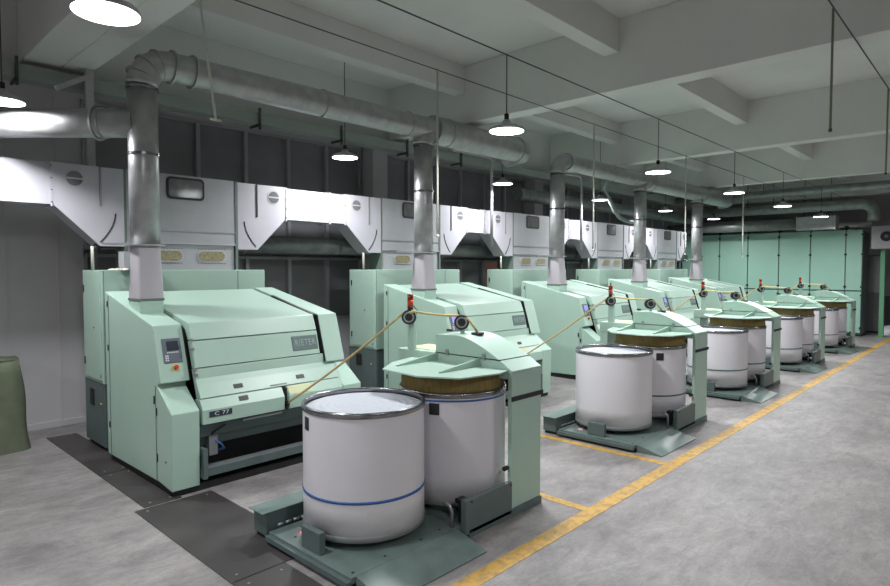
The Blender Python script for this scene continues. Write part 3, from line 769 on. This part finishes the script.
# ------------------------------------------------------------------ far green panelled enclosure
R = empty('panelled_enclosure', (25.4, 3.8, 0)); tag(R, 'mint green panelled enclosure closing off the far end of the hall', 'enclosure')
ys = [3.80, 4.30, 5.40, 6.45, 7.55, 8.62, 9.33, 10.15]
MB().box(.05, 1.3, 0, 6.35, .06, 3.70).build('body', 'slate', R)
for a_, b_ in zip(ys, ys[1:]):
    MB().box(0, .05, a_-3.8+.018, b_-3.8-.018, 1.63, 3.76).build('upper_panel', 'mint2', R, .004)
    MB().box(0, .05, a_-3.8+.018, b_-3.8-.018, .12, 1.58).build('lower_panel', 'mint2', R, .004)
for a_ in ys:
    for z in (3.6, 2.9, 1.75, 1.45, .3): MB().box(-.03, .0, a_-3.8-.04, a_-3.8+.04, z-.03, z+.03).build('clamp', 'black', R)
MB().box(0, 1.3, 0, 6.35, 0, .06).build('plinth', 'black', R)
for a_ in ys[1:-1]: MB().disc((.1, a_-3.8, 3.86), (1, 0, 0), .07, .1, 14).box(.05, .15, a_-3.8-.02, a_-3.8+.02, 3.7, 3.85).build('roof_fitting', 'black', R)

duct('stub_duct', [(25.6, 5.0, 3.93), (25.6, 3.56, 3.93)], .12, 'short bright round duct joining the fan box at the right edge', group='ducts above the far green wall')
R = empty('fan_box', (25.6, 2.5, 3.08)); tag(R, 'grey box with round fan at the right edge beside the green enclosure', 'fan box')
MB().box(-.3, .7, -1.2, 1.05, 0, .78).build('casing', 'chutedk', R, .006)
MB().ring((-.31, .62, .42), (1, 0, 0), .06, .17, .03).build('fan_ring', 'rubber', R)
MB().disc((-.31, .62, .42), (1, 0, 0), .06, .03, 16).build('fan_hub', 'portglass', R)
R = empty('green_pole', (25.75, 3.25, 0)); tag(R, 'green painted post under the fan box at the right edge', 'post')
MB().box(-.09, .09, -.07, .07, .02, 3.08).build('shaft', 'polegreen', R, .01); MB().box(-.16, .16, -.16, .16, 0, .02).build('base_plate', 'polegreen', R)
R = empty('grey_cupboard', (27.2, 4.0, 0)); tag(R, 'tall grey cupboard seen between green enclosure and green post', 'cupboard')
MB().box(0, .6, -.55, .6, .06, 2.9).build('body', 'walldk', R, .01); MB().box(.03, .57, -.5, .55, 0, .06).build('plinth', 'black', R); MB().box(-.02, 0, -.5, .55, 1.5, 2.85).build('door', 'zinc', R, .004)
# white sheet bundle
vs = []; fs = []; na, nb = 18, 8
for i in range(na+1):
    t = i/na; yy = 3.32 - 1.7*t; zt = .45 + 1.0*t**1.6
    for j in range(nb+1):
        s = j/nb; a_ = s*PI
        vs.append((.35*math.cos(a_) * (1+.06*math.sin(9*t+3*s)), yy, (zt-.15) * math.sin(a_)**.8 * (1+.05*math.sin(14*t)) ))
for i in range(na):
    for j in range(nb): q = i*(nb+1)+j; fs.append((q, q+1, q+nb+2, q+nb+1))
fs.append(tuple(range(nb+1))); fs.append(tuple(range(na*(nb+1), (na+1)*(nb+1))))
o = MB().add(vs, fs, True).build('white_sheet_bundle', 'plastic_sheet', loc=(26.9, 0, 0)); tag(o, 'bundle under a white plastic sheet at the right edge, beyond the green post', 'bundle')

# ------------------------------------------------------------------ canvas covered trolley, left
vs = []; fs = []; nu, nv = 40, 10
for j in range(nv+1):
    t = j/nv
    for i in range(nu):
        a_ = 2*PI*i/nu; c, s = math.cos(a_), math.sin(a_)
        m_ = (abs(c)**5 + abs(s)**5) ** (-1/5)
        fl = 1 + .10*(1-t) + .05*(1-.6*t)*math.sin(a_*9+1+2*t) + .03*math.sin(a_*5+t*7)
        zz = 1.17*t if t < 1 else 1.19
        vs.append((.60*c*m_*fl, .42*s*m_*fl, zz + (.012*math.sin(a_*7) if t > .8 else 0)))
for j in range(nv):
    for i in range(nu): fs.append((j*nu+i, j*nu+(i+1) % nu, (j+1)*nu+(i+1) % nu, (j+1)*nu+i))
o_ = len(vs); vs.append((0, 0, 1.23))
for i in range(nu): fs.append((nv*nu+i, nv*nu+(i+1) % nu, o_))
R = empty('covered_trolley', (1.32, 9.82, 0)); tag(R, 'trolley under an olive canvas cover against the wall at the left edge', 'trolley')
MB().add(vs, fs, True).build('canvas_cover', 'canvas', R)
MB().tube([(-.5, -.38, 1.2), (0, -.40, 1.215), (.5, -.38, 1.2)], .014, 6).build('cover_seam', 'canvas', R)

# small boxes and cotton fly on the cabinet tops, pipe beside cabinet
o = MB().box(0, .24, 0, .2, 0, .24).build('motor_box', 'chutedk', loc=(2.80, 8.32, 2.38)); tag(o, 'small grey box on top of the nearest cabinet under the grey hood', 'box')
R = empty('air_hose', (2.62, 8.9, 2.38)); tag(R, 'black bent hose beside the small grey box on the nearest cabinet', 'hose')
pts = [(0, 0, 0), (0, 0, .22)] + [tuple(p) for p in arc((.12, 0, .22), .12, PI, PI/2, (1, 0, 0), (0, 0, 1), 4)][1:] + [(.45, 0, .34), (.55, 0, .2), (.55, 0, 0)]
MB().tube(pts, .045, 10).build('hose', 'rubber', R)
for i in range(5):
    xx = 2.53 + OFF[i] + .06
    o = MB().tube([(xx, 8.85, 2.38), (xx, 8.85, 2.60), (xx, 8.85, 2.695)], .02, 10).build('upright_conduit', 'rod'); tag(o, 'thin upright tube on the cabinet ' + nxt[i], 'tube', 'white tubes on the cabinets')
vs = []; rn = random.Random(3)
b = MB()
for k in range(16):
    cx, cy = rn.uniform(0, .5), rn.uniform(-.05, .08); r = rn.uniform(.02, .04)
    b.lathe([(0, r*.7), (r*.6, r*.6), (r, r*.25), (r*1.1, 0)], (cx, cy, 0), 8)
o = b.build('cotton_fly', 'debris', loc=(2.66, 8.36, 2.38)); tag(o, 'pale lint heap on the front edge of the nearest cabinet', 'lint', kind='stuff')

# ------------------------------------------------------------------ lamps, cables, rods
def lamp_proto():
    R = empty('high_bay_lamp')
    MB().lathe([(0, .13), (.04, .13), (.06, .09), (.12, .065), (.20, .035), (.215, .0), (.205, -.005)], n=40).build('shade', 'lampshade', R)
    MB().lathe([(0, -.002), (.205, -.002), (.205, -.008), (0, -.008)], n=40).build('diffuser', 'lampglow', R)
    MB().tube([(0, 0, .12), (0, 0, .20)], .028, 12).build('lamp_neck', 'rubber', R)
    return R
lp = lamp_proto(); first = True
def P_r(px):
    rx, ry = 0, 0
ROW1 = [1.42, 5.80, 10.05, 13.95, 17.8, 22.2]; ROW2 = [6.10, 10.3, 14.5, 18.65, 22.9]
lights = []
names1 = ['bright round lamp at the top left corner of the photo', 'bright round hanging lamp at top centre, left of the long cable drop', 'round hanging lamp over the second can changer',
          'round hanging lamp over the middle can changer', 'round hanging lamp over the fourth can changer', 'round hanging lamp nearest the far green enclosure, front row']
names2 = ['round lamp cut by the left edge of the photo', 'round lamp under the duct, left of the second upright pipe', 'round lamp right of the second upright pipe, back row',
          'round lamp right of the third upright pipe, back row', 'round lamp between fourth and farthest upright pipe, back row', 'round lamp right of the farthest upright pipe, back row']
def place_lamp(x, y, z, ztop, label, group='round hanging lamps', k=1.0):
    global first
    o = lp if first else copy_tree(lp); first = False
    o.location = (x, y, z); tag(o, label, 'lamp', group)
    rd = MB().tube([(0, 0, .19), (0, 0, ztop - z)], .007, 8).build('lamp_cord', 'wire', o)
    li = bpy.data.lights.new('lamp_light', 'AREA'); li.shape = 'DISK'; li.size = .4; li.energy = LP * k; li.spread = 2.95; li.color = (.96, .98, 1.0)
    lo = bpy.data.objects.new('lamp_light', li); C.objects.link(lo); lo.parent = o; lo.location = (0, 0, -.012)
    return o
LP = 128
for x, l in zip(ROW1, names1): place_lamp(x, 4.45, 4.11 if x < 2 else 4.05, 4.95, l)
place_lamp(1.50, 8.0, 4.21, 6.15, names2[0], k=.42)
for x, l in zip(ROW2, names2[1:]): place_lamp(x, 8.0, 4.22, 6.15, l, k=.52)
for y in (-1.2,):
    for x in (-3.5, 2.2, 8.3, 14.4, 20.5): place_lamp(x, y, 4.1, 6.15, 'round hanging lamp in the aisle outside the photo', 'aisle lamps outside the photo', k=.62)
place_lamp(-3.0, 4.45, 4.05, 4.95, 'round hanging lamp behind the camera side of the hall', 'aisle lamps outside the photo')

def cable(y, z, x0, x1, label, r=.010):
    o = MB().tube([(x0, y, z), (x1, y, z)], r, 8).build('ceiling_conduit', 'wire'); tag(o, label, 'conduit', 'thin conduits under the ceiling beams'); return o
cable(4.45, 4.95, X0, X1, 'thin dark conduit carrying the front row of hanging lamps', .008)
cable(5.65, 5.05, X0, X1, 'thin dark conduit carrying the long pale rods', .007)
cable(1.40, 5.08, X0, X1, 'thin dark conduit at the top right corner of the photo', .008)
def rod(x, y, z0, z1, label, m='rod', r=.014):
    R = empty('hanging_rod', (x, y, z0)); tag(R, label, 'rod', 'pale rods hanging from the conduits')
    MB().tube([(0, 0, 0), (0, 0, z1-z0)], r, 8).build('tube', m, R); MB().disc((0, 0, -.01), (0, 0, 1), r*1.4, .03, 10).build('end_cap', 'wire' if m != 'rod' else 'rod', R)
rod(5.85, 5.65, 2.85, 5.07, 'long pale rod hanging in front of the second upright pipe')
rod(10.0, 5.65, 2.75, 5.07, 'long pale rod hanging between third and fourth upright pipes')
rod(14.3, 5.65, 2.75, 5.07, 'long pale rod hanging just left of the farthest upright pipe')
rod(18.5, 5.65, 2.75, 5.07, 'long pale rod hanging right of the farthest upright pipe')
rod(7.3, 1.40, 3.84, 5.07, 'dark olive rod hanging at the top right of the photo', 'olive', .012)
rod(11.1, 1.40, 3.83, 5.07, 'dark olive rod hanging at the right edge of the photo', 'olive', .012)
R = empty('slanted_rod', (2.60, 5.65, 3.84)); tag(R, 'slanting pale rod hanging at top left, right of the corner lamp', 'rod')
MB().tube([(.0, 0, 1.24), (.155, 0, 0)], .013, 8).build('tube', 'rod', R); MB().tube([(.10, 0, 0), (.21, 0, 0)], .012, 8).build('cross_pin', 'rod', R)
R = empty('square_post', (2.70, 9.2, 3.7)); tag(R, 'pale square post with angled arm dropping from beam behind the left duct', 'post')
MB().box(-.05, .05, -.04, .04, 0, 1.4).build('upright', 'greypaint', R, .004)
MB().obox((-.2, -.05, 1.18), (1, 0, .62), (0, 1, 0), (-.62, 0, 1), .26, .03, .03).build('arm', 'greypaint', R)

# ------------------------------------------------------------------ world, camera, view
w = bpy.data.worlds.new('world'); bpy.context.scene.world = w; w.use_nodes = True
w.node_tree.nodes['Background'].inputs['Color'].default_value = (.6, .65, .7, 1); w.node_tree.nodes['Background'].inputs['Strength'].default_value = .3
cam = bpy.data.cameras.new('camera'); co = bpy.data.objects.new('camera', cam); C.objects.link(co)
cam.sensor_width = 36; cam.lens = 600/890*36; cam.clip_start = .05; cam.clip_end = 200
yaw = math.atan2(566, 600.8); pit = math.atan2(24.5, 600)
fw = V((math.cos(yaw)*math.cos(pit), math.sin(yaw)*math.cos(pit), -math.sin(pit))); rt = V((math.sin(yaw), -math.cos(yaw), 0)); up = rt.cross(fw)
mt = Matrix((rt, up, -fw)).transposed().to_4x4(); mt.translation = V((0, 0, 2.4)); co.matrix_world = mt
sc = bpy.context.scene; sc.camera = co
vs_ = sc.view_settings; vs_.view_transform = 'Standard'; vs_.look = 'None'; vs_.gamma = 1; vs_.use_curve_mapping = False; vs_.exposure = -0.98
